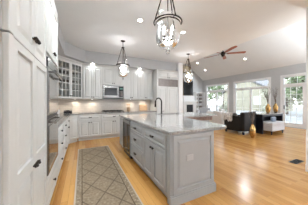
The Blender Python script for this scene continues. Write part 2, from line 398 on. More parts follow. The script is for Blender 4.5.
# --- oven tower
t = thing('oven_cabinet', 'tall light grey cabinet framing the wall ovens beside the pantry', 'cabinet', (FX, 1.90, 0), R90)
bm = bmesh.new(); OW = .82
box(bm, 0, .03, 0.001, .63, 0, 2.57); box(bm, OW-.03, OW, 0.001, .63, 0, 2.57); box(bm, .03, OW-.03, 0.001, .63, 1.80, 2.57); box(bm, .03, OW-.03, 0.001, .63, .06, .46); box(bm, .03, OW-.03, .6, .63, .46, 1.8)
obj('body', bm, 'cab', t); crown(t, 0, OW, 2.57, k=.35)
drawer(t, .02, OW-.02, .10, .44, fr=.05, handle='knob')
door(t, .02, OW/2-.003, 1.84, 2.55, kx=OW/2-.035, kz=1.92); door(t, OW/2+.003, OW-.02, 1.84, 2.55, kx=OW/2+.04, kz=1.92)
# --- double oven
t = thing('wall_oven', 'stainless double wall oven with mirror-like glass doors and bar handles', 'oven', (FX, 1.94, .47), R90)
obj('body', BX(0, .74, .002, .55, 0, 1.32), 'steel', t)
def oven_door(z0, z1):
    bm = bmesh.new(); box(bm, 0, .74, -.03, -.001, z0, z1, bev=.005); d = obj('oven_door', bm, 'steel', t)
    obj('glass', BX(.035, .705, -.034, -.0305, z0+.03, z1-.085), 'ovenglass', d)
    h = bmesh.new(); tube(h, [(.04, -.085, z1-.045), (.70, -.085, z1-.045)], .018, 10)
    for x in (.09, .65): tube(h, [(x, -.03, z1-.045), (x, -.085, z1-.045)], .009, 8)
    obj('handle', h, 'steel', d, True)
oven_door(.01, .635); oven_door(.67, 1.21)
cp = obj('control_panel', BX(0, .74, -.028, -.001, 1.215, 1.32, bev=.004), 'darkglass', t, label='dark control strip')
obj('gap_shade_strip', BX(0, .74, -.02, -.001, .64, .665), 'black', t)  # black strip stands in for shade in the gap between oven doors
# --- left base run
DR = [(.68, .86), (.42, .665), (.115, .405)]
def base_unit(name, label, x, y, w, rz, kind, m='cab', group=None, d=.6, H=.88, handle='pull'):
    t = thing(name, label, 'cabinet', (x, y, 0), rz, group); body(t, w, d, 0, H, m, toe=.05)
    g = .012
    if kind == 'drawers':
        for z0, z1 in DR: drawer(t, g, w-g, z0, z1, m, handle)
    elif kind == 'doors':
        drawer(t, g, w-g, *DR[0], m, handle)
        door(t, g, w/2-.005, .115, .665, m, w/2-.035, .60); door(t, w/2+.005, w-g, .115, .665, m, w/2+.035, .60)
    elif kind == 'door':
        door(t, g, w-g, .115, .86, m, w-.05, .76)
    elif kind == 'panel':
        obj('panel', panel_door(bmesh.new(), g, w-g, .115, .86), m, t)
    return t
base_unit('drawer_cabinet', 'light grey three-drawer base cabinet right beside the ovens', FX, 2.725, .775, R90, 'drawers', handle='knob')
base_unit('drawer_cabinet', 'narrow light grey three-drawer base cabinet second from the ovens', FX, 3.503, .60, R90, 'drawers', handle='knob')
base_unit('base_cabinet', 'light grey base cabinet with drawer over two doors on left run', FX, 4.106, 1.028, R90, 'doors', handle='knob')
# back run, front plane Y=5.4
FY = 5.4
base_unit('corner_cabinet', 'narrow diagonal light grey base cabinet in the inner left corner', -.36+.004, 5.14+.004, .357, PI/4, 'panel', d=.3)
base_unit('base_cabinet', 'light grey base cabinet below the plain upper doors, left of the cooktop', -.10, FY, .70, 0, 'doors')
base_unit('base_cabinet', 'light grey base cabinet directly below the gas cooktop', .603, FY, .88, 0, 'doors')
base_unit('drawer_cabinet', 'light grey drawer base cabinet right of the cooktop, mostly behind the island', 1.486, FY, .64, 0, 'drawers')
base_unit('base_cabinet', 'light grey base cabinet beside the tall refrigerator panel', 2.13, FY, .64, 0, 'doors')
# worktop
ct = obj('worktop', prism(bmesh.new(), [(-.995, 2.725), (-.33, 2.725), (-.33, 5.125), (-.085, 5.37), (2.77, 5.37), (2.77, 6.025), (-.995, 6.025)], .882, .92, bev=.006), 'granite2')
tag(ct, 'L-shaped grey granite worktop along left and back walls', 'countertop')
sp_ = obj('backsplash', BX(-.99, 2.77, 6.012, 6.028, .921, 1.395), 'tile'); tag(sp_, 'beige tiled backsplash on the back wall under the uppers', 'backsplash')
# uppers on back wall, front Y=5.7
UY = 5.7; UZ0, UZ1 = 1.40, 2.57
def upper(label, x, w, z0=UZ0, kind='pair', y=UY):
    t = thing('wall_cabinet', label, 'cabinet', (x, y, 0), 0)
    if kind == 'glass':
        bm = bmesh.new(); box(bm, 0, .02, .001, .325, z0, UZ1); box(bm, w-.02, w, .001, .325, z0, UZ1); box(bm, .02, w-.02, .001, .325, z0, z0+.03); box(bm, .02, w-.02, .001, .325, UZ1-.03, UZ1)
        obj('body', bm, 'cab', t); obj('back_panel', BX(.02, w-.02, .305, .325, z0+.03, UZ1-.03), 'interior', t)
        for k in (1, 2, 3): zz = z0+.03+(UZ1-z0-.06)*k/4; obj('shelf', BX(.02, w-.02, .02, .304, zz-.009, zz+.009), 'interior', t)
        glass_door(t, .008, w-.008, z0+.01, UZ1-.005, w-.03, z0+.1)
    else:
        body(t, w, .325, z0, UZ1)
        door(t, .008, w/2-.005, z0+.01, UZ1-.005, kx=w/2-.03, kz=z0+.07); door(t, w/2+.005, w-.008, z0+.01, UZ1-.005, kx=w/2+.03, kz=z0+.07)
    crown(t, 0, w, UZ1)
    return t
CW = .945
t = thing('corner_wall_cabinet', 'diagonal corner wall cabinet with two glass doors showing stacked dishes', 'cabinet', (-.668, 5.032, 0), PI/4)
q = math.sqrt(.5)
def loc_(X, Y): dx, dy = X+.668, Y-5.032; return (dx*q+dy*q, -dx*q+dy*q)
foot = [(0.001, .001), (CW-.001, .001), loc_(0, 6.025), loc_(-.995, 6.025), loc_(-.995, 5.032)]
bm = prism(bmesh.new(), foot, UZ0, UZ0+.03); prism(bm, foot, UZ1-.03, UZ1)
for i in (1, 2, 3, 4):
    (ax_, ay_), (bx_, by_) = foot[i], foot[(i+1) % 5]; d_ = Vector((bx_-ax_, by_-ay_)).normalized(); n_ = Vector((-d_.y, d_.x))*.02
    prism(bm, [(ax_, ay_), (bx_, by_), (bx_+n_.x, by_+n_.y), (ax_+n_.x, ay_+n_.y)], UZ0+.03, UZ1-.03)
box(bm, CW/2-.02, CW/2+.02, .001, .02, UZ0+.03, UZ1-.03)
obj('body', bm, 'cab', t)
for k in (1, 2, 3): zz = UZ0+.03+(UZ1-UZ0-.06)*k/4; obj('shelf', prism(bmesh.new(), [(.06, .03), (CW-.06, .03), (CW-.10, .45), (.10, .45)], zz-.009, zz+.009), 'interior', t)
glass_door(t, .008, CW/2-.004, UZ0+.01, UZ1-.005, CW/2-.03, UZ0+.09); glass_door(t, CW/2+.003, CW-.008, UZ0+.01, UZ1-.005, CW/2+.03, UZ0+.09)
crown(t, .02, CW-.02, UZ1)
upper('plain two-door wall cabinet left of the microwave', .022, .65)
upper('short two-door wall cabinet directly above the microwave', .675, .80, z0=1.93)
upper('plain two-door wall cabinet right of the microwave', 1.479, .62)
upper('plain two-door wall cabinet next to the refrigerator panel', 2.102, .64)
# dishes inside glass cabinets
pl_prof = [(.03, 0), (.035, .004), (.075, .012), (.08, .016), (.072, .014), (.03, .007), (0, .006)]
first = None
SHZ = [UZ0+.03+.0]+[UZ0+.03+(UZ1-UZ0-.06)*k/4+.009 for k in (1, 2, 3)]
cabn = ['left half', 'right half']; shn = ['bottom', 'second', 'third', 'top']
for ci, cx in enumerate((CW*.26, CW*.74)):
    def W_(lx, ly): return (-.668+(lx-ly)*q, 5.032+(lx+ly)*q)
    for si, z in enumerate(SHZ):
        if (si+ci) % 2 == 0:
            b_ = lathe(bmesh.new(), [(.03, 0), (.04, .01), (.07, .06), (.075, .09), (.07, .09), (.04, .02), (0, .015)], n=18)
            kind = 'bowl'
        else:
            b_ = bmesh.new()
            lathe(b_, [(.03, 0), (.026, .1), (.045, .13), (.05, .19), (.03, .21), (.032, .23), (0, .232)], n=16); kind = 'jug'
            tube(b_, [(.045, 0, .18), (.08, 0, .17), (.08, 0, .12), (.04, 0, .115)], .006, 6)
        o = obj(kind, b_, 'dish', None, True); o.location = (*W_(cx-.04, .16), z+.001)
        tag(o, f'brown stoneware {kind} on the {shn[si]} shelf, {cabn[ci]} of the corner cabinet', kind, 'dishes in the glass cabinets')
        o = obj('plate_stack' if False else 'plate', lathe(bmesh.new(), [(0, 0), (.06, 0), (.065, .01), (.065, .012), (.0, .012)], n=18, axis='y'), 'porcelain', None, True)
        o.location = (*W_(cx+.055, .30), z+.068); o.rotation_euler = (0, 0, PI/4); tag(o, f'white plate standing on the {shn[si]} shelf, {cabn[ci]} of the corner cabinet', 'plate', 'dishes in the glass cabinets')
# microwave
t = thing('microwave', 'stainless over-range microwave with dark window', 'microwave', (.685, 5.66, 1.45))
bm = bmesh.new(); box(bm, 0, .78, .0, .36, 0, .46, bev=.006); obj('body', bm, 'steel', t)
d = obj('door', BX(.02, .58, -.02, -.001, .03, .43, bev=.004), 'steel', t); obj('window', BX(.06, .52, -.024, -.0205, .09, .37), 'darkglass', d)
obj('handle', tube(bmesh.new(), [(.555, -.02, .08), (.555, -.05, .10), (.555, -.05, .36), (.555, -.02, .38)], .009), 'steel', d, True)
cp = obj('control_panel', BX(.60, .76, -.02, -.001, .03, .43, bev=.003), 'darkglass', t)
bt = bmesh.new()
for i in range(3):
    for j in range(4): box(bt, .622+i*.042, .65+i*.042, -.023, -.0205, .07+j*.05, .10+j*.05)
obj('buttons', bt, 'grille', cp)
obj('display', BX(.625, .74, -.023, -.0205, .33, .38), mat('display_green', (.05, .12, .1), .3, emit=(.3, .9, .7), estr=.08), cp)
# fridge
t = thing('refrigerator', 'tall built-in refrigerator with white panels and brown-grey top grille', 'refrigerator', (2.84, 5.38, 0))
obj('body', BX(0, 1.0, .002, .62, .0, 2.27), 'cab', t)
gm = bmesh.new(); box(gm, .01, .99, -.02, 0, 1.96, 2.265)
for k in range(7): box(gm, .03, .97, -.03, -.02, 1.98+k*.04, 2.0+k*.04)
obj('grille', gm, 'grille', t, label='brown-grey ventilation grille')
for a, b_, hx in ((.01, .43, .39), (.44, .99, .48)):
    d = obj('door', panel_door(bmesh.new(), a, b_, .1, 1.95, fr=.08), 'cab', t)
obj('toe_grille', BX(.02, .98, -.005, .0, .01, .09), 'grille', t)
t = thing('over_fridge_cabinet', 'short white two-door cabinet above the refrigerator', 'cabinet', (2.84, 5.38, 0))
body(t, 1.0, .11, 2.275, 2.57); door(t, .01, .497, 2.285, 2.56, kx=.46, kz=2.33, fr=.045); door(t, .503, .99, 2.285, 2.56, kx=.54, kz=2.33, fr=.045); crown(t, 0, 1.0, 2.57)
o = obj('end_panel', BX(2.775, 2.835, 5.34, 6.02, 0, 2.65, bev=.004), 'cab'); tag(o, 'tall white side panel left of the refrigerator', 'panel')

# cooktop
t = thing('cooktop', 'stainless gas cooktop with black grates on back worktop', 'cooktop', (.66, 5.44, .922))
obj('tray', BX(0, .78, 0, .5, 0, .012, bev=.004), 'steel', t)
for i in range(3):
    g = bmesh.new(); x0 = .03+i*.245
    for a in (0, .115, .23): box(g, x0+a-.006 if a else x0, x0+a+.006, .04, .46, .035, .05)
    for a in (.04, .25, .448): box(g, x0, x0+.236, a, a+.012, .035, .05)
    for a in (x0, x0+.225):
        for c in (.04, .448): box(g, a, a+.012, c, c+.012, .012, .035)
    obj('grate', g, 'bronze', t)
for i, (x, y) in enumerate(((.145, .15), (.145, .35), (.39, .25), (.635, .15), (.635, .35))):
    obj('burner', lathe(bmesh.new(), [(.045, .012), (.045, .022), (.03, .03), (0, .031)], (x, y, 0)), 'bronze', t, True)
# counter items
t = thing('canister', 'small tan-lidded white ceramic canister in the left corner of worktop', 'canister', (-.70, 5.40, .921))
obj('jar', lathe(bmesh.new(), [(.07, 0), (.085, .02), (.085, .13), (.078, .14), (0, .14)]), 'porcelain', t, True)
obj('lid', lathe(bmesh.new(), [(.082, .141), (.08, .155), (.03, .165), (.015, .18), (0, .185)]), 'tan', t, True)
t = thing('scale', 'flat black kitchen scale beside the white canister', 'scale', (-.42, 5.62, .921))
obj('base', BX(-.12, .12, -.09, .09, 0, .07, bev=.015), 'black', t); obj('platform', lathe(bmesh.new(), [(.05, .071), (.05, .085), (.13, .09), (.135, .10), (0, .10)]), 'black', t, True)
t = thing('utensil_crock', 'tan crock holding wooden utensils right of the cooktop', 'crock', (1.72, 5.85, .921))
obj('crock', lathe(bmesh.new(), [(.055, 0), (.065, .02), (.07, .15), (.06, .15), (.05, .02), (0, .015)]), 'tan', t, True)
for a in range(4):
    sx, sy = .035*math.cos(a*1.6), .035*math.sin(a*1.6); sp2 = bmesh.new(); tube(sp2, [(sx*.4, sy*.4, .02), (sx*1.6, sy*1.6, .24)], .005); lathe(sp2, [(0, .23), (.018, .25), (.022, .275), (.01, .30), (0, .302)], (sx*1.7, sy*1.7, 0), 10, sy=.4); obj('spoon', sp2, 'tan', t, True)
t = thing('cutting_board', 'brown wooden cutting board leaning on the backsplash by refrigerator', 'cutting board', (2.42, 5.95, .921))
bb_ = bmesh.new(); box(bb_, -.19, .19, 0, .02, .004, .26, bev=.006); o = obj('board', bb_, 'tan', t); o.rotation_euler = (-.12, 0, 0)
# under-cabinet puck lights
grp = 'under-cabinet lights'
for i, (x, lab) in enumerate(((-.62, 'under the left half of the glass corner cabinet'), (-.22, 'under the right half of the glass corner cabinet'), (.34, 'under the plain uppers left of the microwave'), (1.79, 'under the uppers right of the microwave'), (2.42, 'under the uppers by the refrigerator'))):
    t = thing('puck_light', 'small round lit puck light '+lab, 'light', (x, 5.86 if x > -.5 else 5.6, 1.399), 0, grp)
    obj('housing', lathe(bmesh.new(), [(.036, 0), (.036, -.014), (.028, -.016)], n=16), 'trim', t, True); obj('lens', lathe(bmesh.new(), [(.0, -.0165), (.027, -.0165), (.027, -.014), (0, -.014)], n=16), 'lamp', t)
    arealight('puck_lamp', t, (0, 0, -.02), .05, PUCK_POWER, (1, .88, .72), 2.3)

# ------------------------------------------------------------ island
IX = .98; IR = -PI/2
t = thing('wine_cooler', 'stainless framed under-counter wine cooler with glass door in island', 'wine cooler', (IX, 3.75, 0), IR)
obj('body', BX(0, .6, .002, .6, .02, .87), 'black', t)
bm = bmesh.new(); box(bm, 0, .05, -.03, 0, .1, .865); box(bm, .55, .6, -.03, 0, .1, .865); box(bm, .05, .55, -.03, 0, .1, .16); box(bm, .05, .55, -.03, 0, .79, .865)
d = obj('door', bm, 'steel', t); obj('pane', BX(.05, .55, -.02, -.012, .16, .79), 'darkglass', d)
h = tube(bmesh.new(), [(.565, -.075, .18), (.565, -.075, .80)], .011); 
for z in (.22, .76): tube(h, [(.565, -.03, z), (.565, -.075, z)], .008)
obj('handle', h, 'steel', d, True)
obj('toe_grille', BX(.0, .6, -.005, .0, .02, .09), 'black', t)
t = base_unit('island_cabinet', 'grey end cabinet of the island beyond the wine cooler', IX, 4.15, .395, IR, 'panel', 'island', d=.7)
t = base_unit('island_cabinet', 'grey three-drawer island cabinet beside the wine cooler', IX, 3.147, .76, IR, 'drawers', 'island', d=.7)
t = base_unit('island_cabinet', 'grey island cabinet with one wide drawer above two doors, nearest corner', IX, 2.384, .78, IR, 'doors', 'island', d=.7)
# island end body with raised end panel
t = thing('island_end', 'grey island end panel with raised centre panel and outlet', 'panel', (IX, 1.53, 0))
bm = bmesh.new(); box(bm, 0, .75, .0, .07, .0, .88); box(bm, 0.02, .06, -.008, 0, .12, .86)
obj('body', bm, 'island', t)
obj('raised_panel', panel_door(bmesh.new(), .03, .73, .13, .87, fr=.06), 'island', t)
sk = bmesh.new(); box(sk, -.012, .765, -.03, 0, 0, .105); box(sk, -.008, .76, -.022, 0, .105, .125, bev=.004); obj('skirting', sk, 'island', t)
pl = obj('outlet_plate', BX(.235, .345, -.027, -.0185, .525, .60, bev=.003), 'outlet', t, label='white double outlet plate')
sl = bmesh.new()
for x in (.262, .318):
    lathe(sl, [(.016, -.0275), (.016, -.0295), (0, -.0295)], (x, 0, .562), 12, 'y')
obj('sockets', sl, 'outlet', pl)
# body of the long leg behind cabinets and wing
o = obj('island_core', BX(1.685, 1.73, 1.60, 4.15, 0, .88), 'island'); tag(o, 'grey back panel under the island seating overhang', 'panel')
t = thing('island_wing', 'brown-fronted base under the far wing of the island', 'cabinet', (1.735, 3.2, 0))
obj('body', BX(0, 1.75, .05, .95, 0, .74), 'island', t); obj('apron', BX(0, 1.82, 0, .95, .75, .88), 'brownstone', t, label='brown apron under the top')
# worktop polygon with rounded corners
def arc(cx, cy, r, a0, a1, n=7): return [(cx+r*math.cos(math.radians(a0+(a1-a0)*i/n)), cy+r*math.sin(math.radians(a0+(a1-a0)*i/n))) for i in range(n+1)]
poly = [(.955, 1.52), (.975, 1.50)]+arc(1.91, 1.66, .16, -90, 0)+[(2.12, 2.2)]+arc(2.42, 2.80, .20, 180, 90, 5)+arc(3.5, 3.08, .08, -90, 0, 4)+arc(3.5, 4.12, .08, 0, 90, 4)+[(.945, 4.2)]
SINK = (1.95, 2.75, 3.62, 3.98)
bm = prism(bmesh.new(), poly, .882, .922, bev=.008)
it = obj('island_worktop', bm, 'granite'); tag(it, 'large polished grey granite worktop covering the whole island', 'countertop')
cut = obj('sink_cutter', BX(SINK[0], SINK[1], SINK[2], SINK[3], .80, 1.0), 'granite')
mo = it.modifiers.new('cut', 'BOOLEAN'); mo.object = cut; mo.operation = 'DIFFERENCE'; mo.solver = 'EXACT'
bpy.context.view_layer.update(); dg = bpy.context.evaluated_depsgraph_get()
me2 = bpy.data.meshes.new_from_object(it.evaluated_get(dg)); it.modifiers.clear(); it.data = me2; bpy.data.objects.remove(cut)
bm = bmesh.new(); a, b_, c, d_ = SINK
for bx_ in ((a-.02, a, c-.02, d_+.02), (b_, b_+.02, c-.02, d_+.02), (a, b_, c-.02, c), (a, b_, d_, d_+.02)): box(bm, *bx_, .745, .881)
box(bm, a, b_, c, d_, .741, .755)
# shell sits in the apron gap
o = obj('sink', bm, 'black'); tag(o, 'shallow dark sink let into the island top', 'sink')
o2 = [x for x in bpy.data.objects if x.name.startswith('island_wing')][0]
for ch in o2.children:
    if ch.name.startswith('apron'):
        m_ = bmesh.new()
        box(m_, 0, 1.82, 0, .03, .75, .88); box(m_, 1.79, 1.82, .03, .95, .75, .88); box(m_, 0, 1.79, .92, .95, .75, .88); m_.to_mesh(ch.data); m_.free()
t = thing('faucet', 'dark bronze gooseneck faucet standing on the island top', 'faucet', (2.27, 4.06, .923))
t.rotation_euler = (0, 0, 0)
pts = [(0, 0, 0), (0, 0, .32)]+[(-.11+.11*math.cos(a), 0, .36+.13*math.sin(a)) for a in [i*PI/8 for i in range(0, 9)]]+[(-.22, 0, .30)]
obj('spout', tube(bmesh.new(), pts, .021, 10), 'bronze', t, True)
obj('spray_head', lathe(bmesh.new(), [(.0, .30), (.026, .30), (.028, .22), (.018, .21), (0, .21)], (-.22, 0, 0)), 'bronze', t, True)
obj('base', lathe(bmesh.new(), [(.03, 0), (.03, .01), (.02, .03), (.018, .08), (0, .08)]), 'bronze', t, True)
obj('lever', tube(bmesh.new(), [(0, 0, .05), (.05, 0, .055), (.09, 0, .09)], .007), 'bronze', t, True)

# rug
o = obj('runner_rug', BX(-.393, .393, -2.03, 2.03, 0, .008, bev=.003), 'rug'); o.location = (.298, 2.43, .001)
tag(o, 'beige patterned runner rug on the oak floor beside the island', 'rug')
# floor register
t = thing('floor_register', 'black metal floor vent beside the white wall end', 'vent', (4.16, 1.47, .0015))
obj('frame', BX(-.18, .18, -.07, .07, 0, .003), 'bronze', t)
bm = bmesh.new()
for k in range(14): box(bm, -.16+k*.024, -.148+k*.024, -.055, .055, .0035, .007)
obj('slats', bm, 'black', t)

# ------------------------------------------------------------ ceiling lights
def can(x, y, z, label, tilt=0, power=CAN_POWER, gp=None, lampname='can_lamp'):
    t = thing('recessed_light', label, 'light', (x, y, z), 0, 'recessed ceiling lights'); t.rotation_euler = (0, tilt, 0)
    obj('trim_ring', lathe(bmesh.new(), [(.049, -.001), (.085, -.001), (.085, -.006), (.049, -.012), (.049, -.001)], n=24), 'trim', t, True)
    obj('lens', lathe(bmesh.new(), [(0, -.004), (.048, -.004), (.048, -.008), (0, -.008)], n=24), 'lamp', t)
    arealight(lampname, t, (0, 0, -.02), .12, power, (.87, .95, 1), 2.8)
    return t
can(1.12, 2.94, CZ, 'lit recessed ceiling light left of the largest pendant')
can(2.28, 2.97, CZ, 'lit recessed ceiling light right of the largest pendant')
sl_ = math.atan(.69)
def vz(X): return EAVE+.69*(XW-X)-.006
can(8.53, 5.29, vz(8.53), 'lit recessed light in sloped ceiling right of the ceiling fan', sl_, power=14)
can(8.57, 8.41, vz(8.57), 'lit recessed light in sloped ceiling nearest the far corner', sl_, power=12)
can(7.87, 8.50, vz(7.87), 'lit recessed light in sloped ceiling beside the small far pendant', sl_, power=20)
# unseen fill lights, added to brighten the island's drawer side
for x, y, pw in ((-.22, 2.25, 14), (-.22, 1.5, 5)):
    can(x, y, CZ, 'added fill light in the flat kitchen ceiling out of view', power=pw)
def fill_lamp(x, y, label, power=None):  # upward lamps added out of frame as fill for the ceiling
    t = thing('unseen_fill_lamp', label, 'lamp', (x, y, 0))
    obj('base', lathe(bmesh.new(), [(.14, 0), (.14, .015), (.03, .03), (0, .03)]), 'bronze', t, True)
    obj('pole', tube(bmesh.new(), [(0, 0, .03), (0, 0, 1.66)], .012), 'bronze', t, True)
    obj('shade', lathe(bmesh.new(), [(.02, 1.66), (.12, 1.70), (.17, 1.78), (.165, 1.78), (.115, 1.705), (0, 1.67)]), 'trim', t, True)
    arealight('ceiling_fill', t, (0, 0, 1.74), .28, power or FILL_POWER, (.87, .95, 1), 2.7, rot=(PI, 0, 0))
fill_lamp(1.4, -2.1, 'added unseen fill lamp behind the near end of kitchen', 90)
fill_lamp(5.6, .9, 'added unseen fill lamp behind the white wall end')
fill_lamp(7.6, 1.4, 'added unseen fill lamp by the glass door')
for x in (.34, 2.12):
    can(x, 5.60, 2.66, 'lit recessed light in the soffit over the '+('left plain uppers' if x < 1 else 'uppers right of the microwave'), power=.8)

# ------------------------------------------------------------ lantern pendants
def pendant(x, y, label):
    t = thing('lantern_pendant', label, 'pendant lamp', (x, y, 0), 0, 'bell jar pendants over the island')
    R = .185; zr = 2.35
    obj('canopy', lathe(bmesh.new(), [(.065, CZ-.001), (.065, CZ-.012), (.03, CZ-.03), (.012, CZ-.035), (.012, CZ-.06)]), 'bronze', t, True)
    obj('rod', tube(bmesh.new(), [(0, 0, CZ-.05), (0, 0, 2.86)], .009), 'bronze', t, True)
    obj('hub', lathe(bmesh.new(), [(.005, 2.87), (.04, 2.865), (.045, 2.85), (.02, 2.84), (.01, 2.81), (0, 2.81)]), 'bronze', t, True)
    for k in range(3):
        a = k*2*PI/3+.5; bm = bmesh.new(); n = 9
        p0 = Vector((.035*math.cos(a), .035*math.sin(a), 2.845)); p1 = Vector((R*math.cos(a), R*math.sin(a), zr+.01))
        pts = [p0.lerp(p1, i/n)+Vector((0, 0, -.10*math.sin(PI*i/n)*.5)) for i in range(n+1)]
        pts = [(.035*math.cos(a)+(R-.035)*math.cos(a)*(i/n), .035*math.sin(a)+(R-.035)*math.sin(a)*(i/n), 2.845+(zr+.01-2.845)*(i/n)) for i in range(n+1)]
        rad = [.009 if i % 2 else .006 for i in range(n+1)]
        tube(bm, pts, rad, 6); obj('chain', bm, 'bronze', t, True)
    rg = bmesh.new(); tube(rg, [(R*math.cos(i*PI/16), R*math.sin(i*PI/16), zr) for i in range(32)], .009, 8, True); obj('ring', rg, 'bronze', t, True)
    gl = bmesh.new(); prof = [(R-.05, zr+.12), (R-.06, zr+.09), (R-.045, zr+.05), (R-.016, zr+.0), (R-.014, zr-.08), (R-.016, zr-.17), (R-.022, zr-.23), (R-.04, zr-.28), (R-.075, zr-.32), (.06, zr-.345), (.012, zr-.352)]
    lathe(gl, prof+[(.0, zr-.354)], n=32)
    # top opening stays open
    gl.faces.ensure_lookup_table()
    top = [f for f in gl.faces if len(f.verts) == 32 and f.calc_center_median().z > zr+.1]; bmesh.ops.delete(gl, geom=top, context='FACES')
    obj('glass_bell', gl, 'lampglass', t, True)
    obj('finial', lathe(bmesh.new(), [(0, zr-.355), (.022, zr-.365), (.03, zr-.385), (.014, zr-.40), (.02, zr-.415), (0, zr-.43)]), 'lampglass', t, True)
    st = bmesh.new(); tube(st, [(0, 0, 2.83), (0, 0, zr-.24)], .008)
    for k in range(4):
        a = k*PI/2+.3; c, s = math.cos(a), math.sin(a); tube(st, [(0, 0, zr-.24), (.04*c, .04*s, zr-.25), (.075*c, .075*s, zr-.215)], .006)
        lathe(st, [(.006, zr-.215), (.018, zr-.205), (.018, zr-.2), (0, zr-.2)], (.075*c, .075*s, 0), 10)
    cn = obj('candelabra', st, 'bronze', t, True)
    for k in range(4):
        a = k*PI/2+.3; c, s = .075*math.cos(a), .075*math.sin(a)
        cd_ = obj('candle_sleeve', lathe(bmesh.new(), [(.011, zr-.2), (.011, zr-.13), (0, zr-.13)], (c, s, 0), 10), 'porcelain', t, True)
        obj('bulb', lathe(bmesh.new(), [(.007, zr-.13), (.015, zr-.11), (.013, zr-.09), (.004, zr-.065), (0, zr-.06)], (c, s, 0), 10), 'bulb', cd_, True)
    l = bpy.data.lights.new('pendant_lamp', 'POINT'); l.energy = 11; l.color = (.97, .97, 1); l.shadow_soft_size = .06
    lo = bpy.data.objects.new('pendant_lamp', l); COL.objects.link(lo); lo.parent = t; lo.location = (0, 0, zr-.09)
    return t
p1 = pendant(1.03, 1.67, 'largest clear glass bell lantern pendant hanging over the near end of island')
dup(p1, (1.06, 4.17, 0), label='clear glass bell lantern pendant hanging in front of the microwave wall')
dup(p1, (3.49, 4.24, 0), label='small far bell lantern pendant hanging in front of the dark chimney panel')

# ceiling fan
FXc, FYc = 5.17, 4.11; zc = EAVE+.69*(FXc-4.3)
t = thing('ceiling_fan', 'dark ceiling fan with reddish-brown wooden blades', 'ceiling fan', (FXc, FYc, 0))
obj('downrod', tube(bmesh.new(), [(0, 0, 3.30), (0, 0, zc-.0)], .012), 'bronze', t, True)
obj('motor', lathe(bmesh.new(), [(.0, 3.36), (.05, 3.35), (.085, 3.30), (.09, 3.24), (.06, 3.20), (.05, 3.15), (0, 3.14)]), 'bronze', t, True)
for k in range(5):
    # camera-space angle converted to world
    a = math.radians(-85+72*k)-YAW
    c, s = math.cos(a), math.sin(a); rot = Matrix.Rotation(a, 4, 'Z')@Matrix.Rotation(math.radians(-12), 4, 'X')
    bm = bmesh.new(); prism(bm, [(.16, -.05), (.80, -.075), (.84, -.04), (.84, .04), (.80, .075), (.16, .05)], 0, .012, bev=.003)
    bmesh.ops.transform(bm, matrix=Matrix.Translation((0, 0, 3.26))@rot, verts=bm.verts); bl = obj('blade', bm, 'walnut', t)
    ir = bmesh.new(); box(ir, .07, .20, -.018, .018, -.008, .0); bmesh.ops.transform(ir, matrix=Matrix.Translation((0, 0, 3.26))@rot, verts=ir.verts); obj('blade_iron', ir, 'bronze', bl)

# ------------------------------------------------------------ family room
t = thing('fireplace', 'white mantel fireplace with tan chimney breast and black firebox', 'fireplace', (7.75, YF-.003, 0))
bm = bmesh.new(); box(bm, -.62, -.34, -.35, 0, 0, 1.25); box(bm, .34, .62, -.35, 0, 0, 1.25); box(bm, -.34, .34, -.35, 0, 1.08, 1.25); box(bm, -.34, .34, -.35, 0, 0, .35)
obj('surround', bm, 'trim', t); obj('firebox', BX(-.34, .34, -.30, -.02, .35, 1.08), 'black', t, label='black firebox')
obj('mantel', BX(-.68, .68, -.42, 0, 1.25, 1.40, bev=.02), 'trim', t)
obj('overmantel', BX(-.60, .50, -.30, 0, 1.40, 1.80), 'trim', t)
bm = prism(bmesh.new(), [(-.6, 1.8), (.36, 1.8), (.36, 3.3), (.28, 3.8), (.1, 4.1), (-.1, 4.2), (-.6, 4.2)], -.28, 0, axis='y'); obj('chimney_breast', bm, 'chimney', t, label='tan chimney breast with rounded shoulder')
t = thing('television', 'large black panel screen hung above the fireplace mantel', 'television', (7.75, YF-.30, 1.86))
obj('screen', BX(-.60, .31, -.05, 0, 0, 1.15, bev=.01), 'darkglass', t); obj('bezel', bm=BX(-.61, .32, -.02, 0, -.01, 0), m='black', parent=t)
t = thing('bookcase', 'white built-in bookcase in the far corner under the slope', 'bookcase', (8.43, YF-.003, 0))
bm = bmesh.new(); box(bm, 0, .04, -.32, 0, 0, 2.1); box(bm, .94, .98, -.32, 0, 0, 2.1); box(bm, .04, .94, -.32, 0, 2.04, 2.1); box(bm, .04, .94, -.02, 0, 0, 2.04); box(bm, .04, .94, -.36, -.02, 0, .8)
obj('body', bm, 'trim', t)
for z in (1.15, 1.45, 1.75): obj('shelf', BX(.04, .94, -.3, -.02, z, z+.025), 'trim', t)
k = 0
for z, sn in ((.801, 'lowest'), (1.176, 'second'), (1.476, 'third'), (1.776, 'top')):
    for x in (.2, .62):
        k += 1
        if k % 2:
            o = obj('vase', lathe(bmesh.new(), [(.04, 0), (.07, .05), (.06, .13), (.03, .17), (.04, .2), (0, .2)], n=14), 'dish', None, True); tag(o, f'small brown vase on the {sn} shelf of the white bookcase', 'vase', 'ornaments in the bookcase')
        else:
            o = obj('storage_box', BX(-.1, .1, -.08, .08, 0, .17, bev=.01), 'grille'); tag(o, f'grey box on the {sn} shelf of the white bookcase', 'box', 'ornaments in the bookcase')
        o.location = (8.43+x, YF-.17, z)
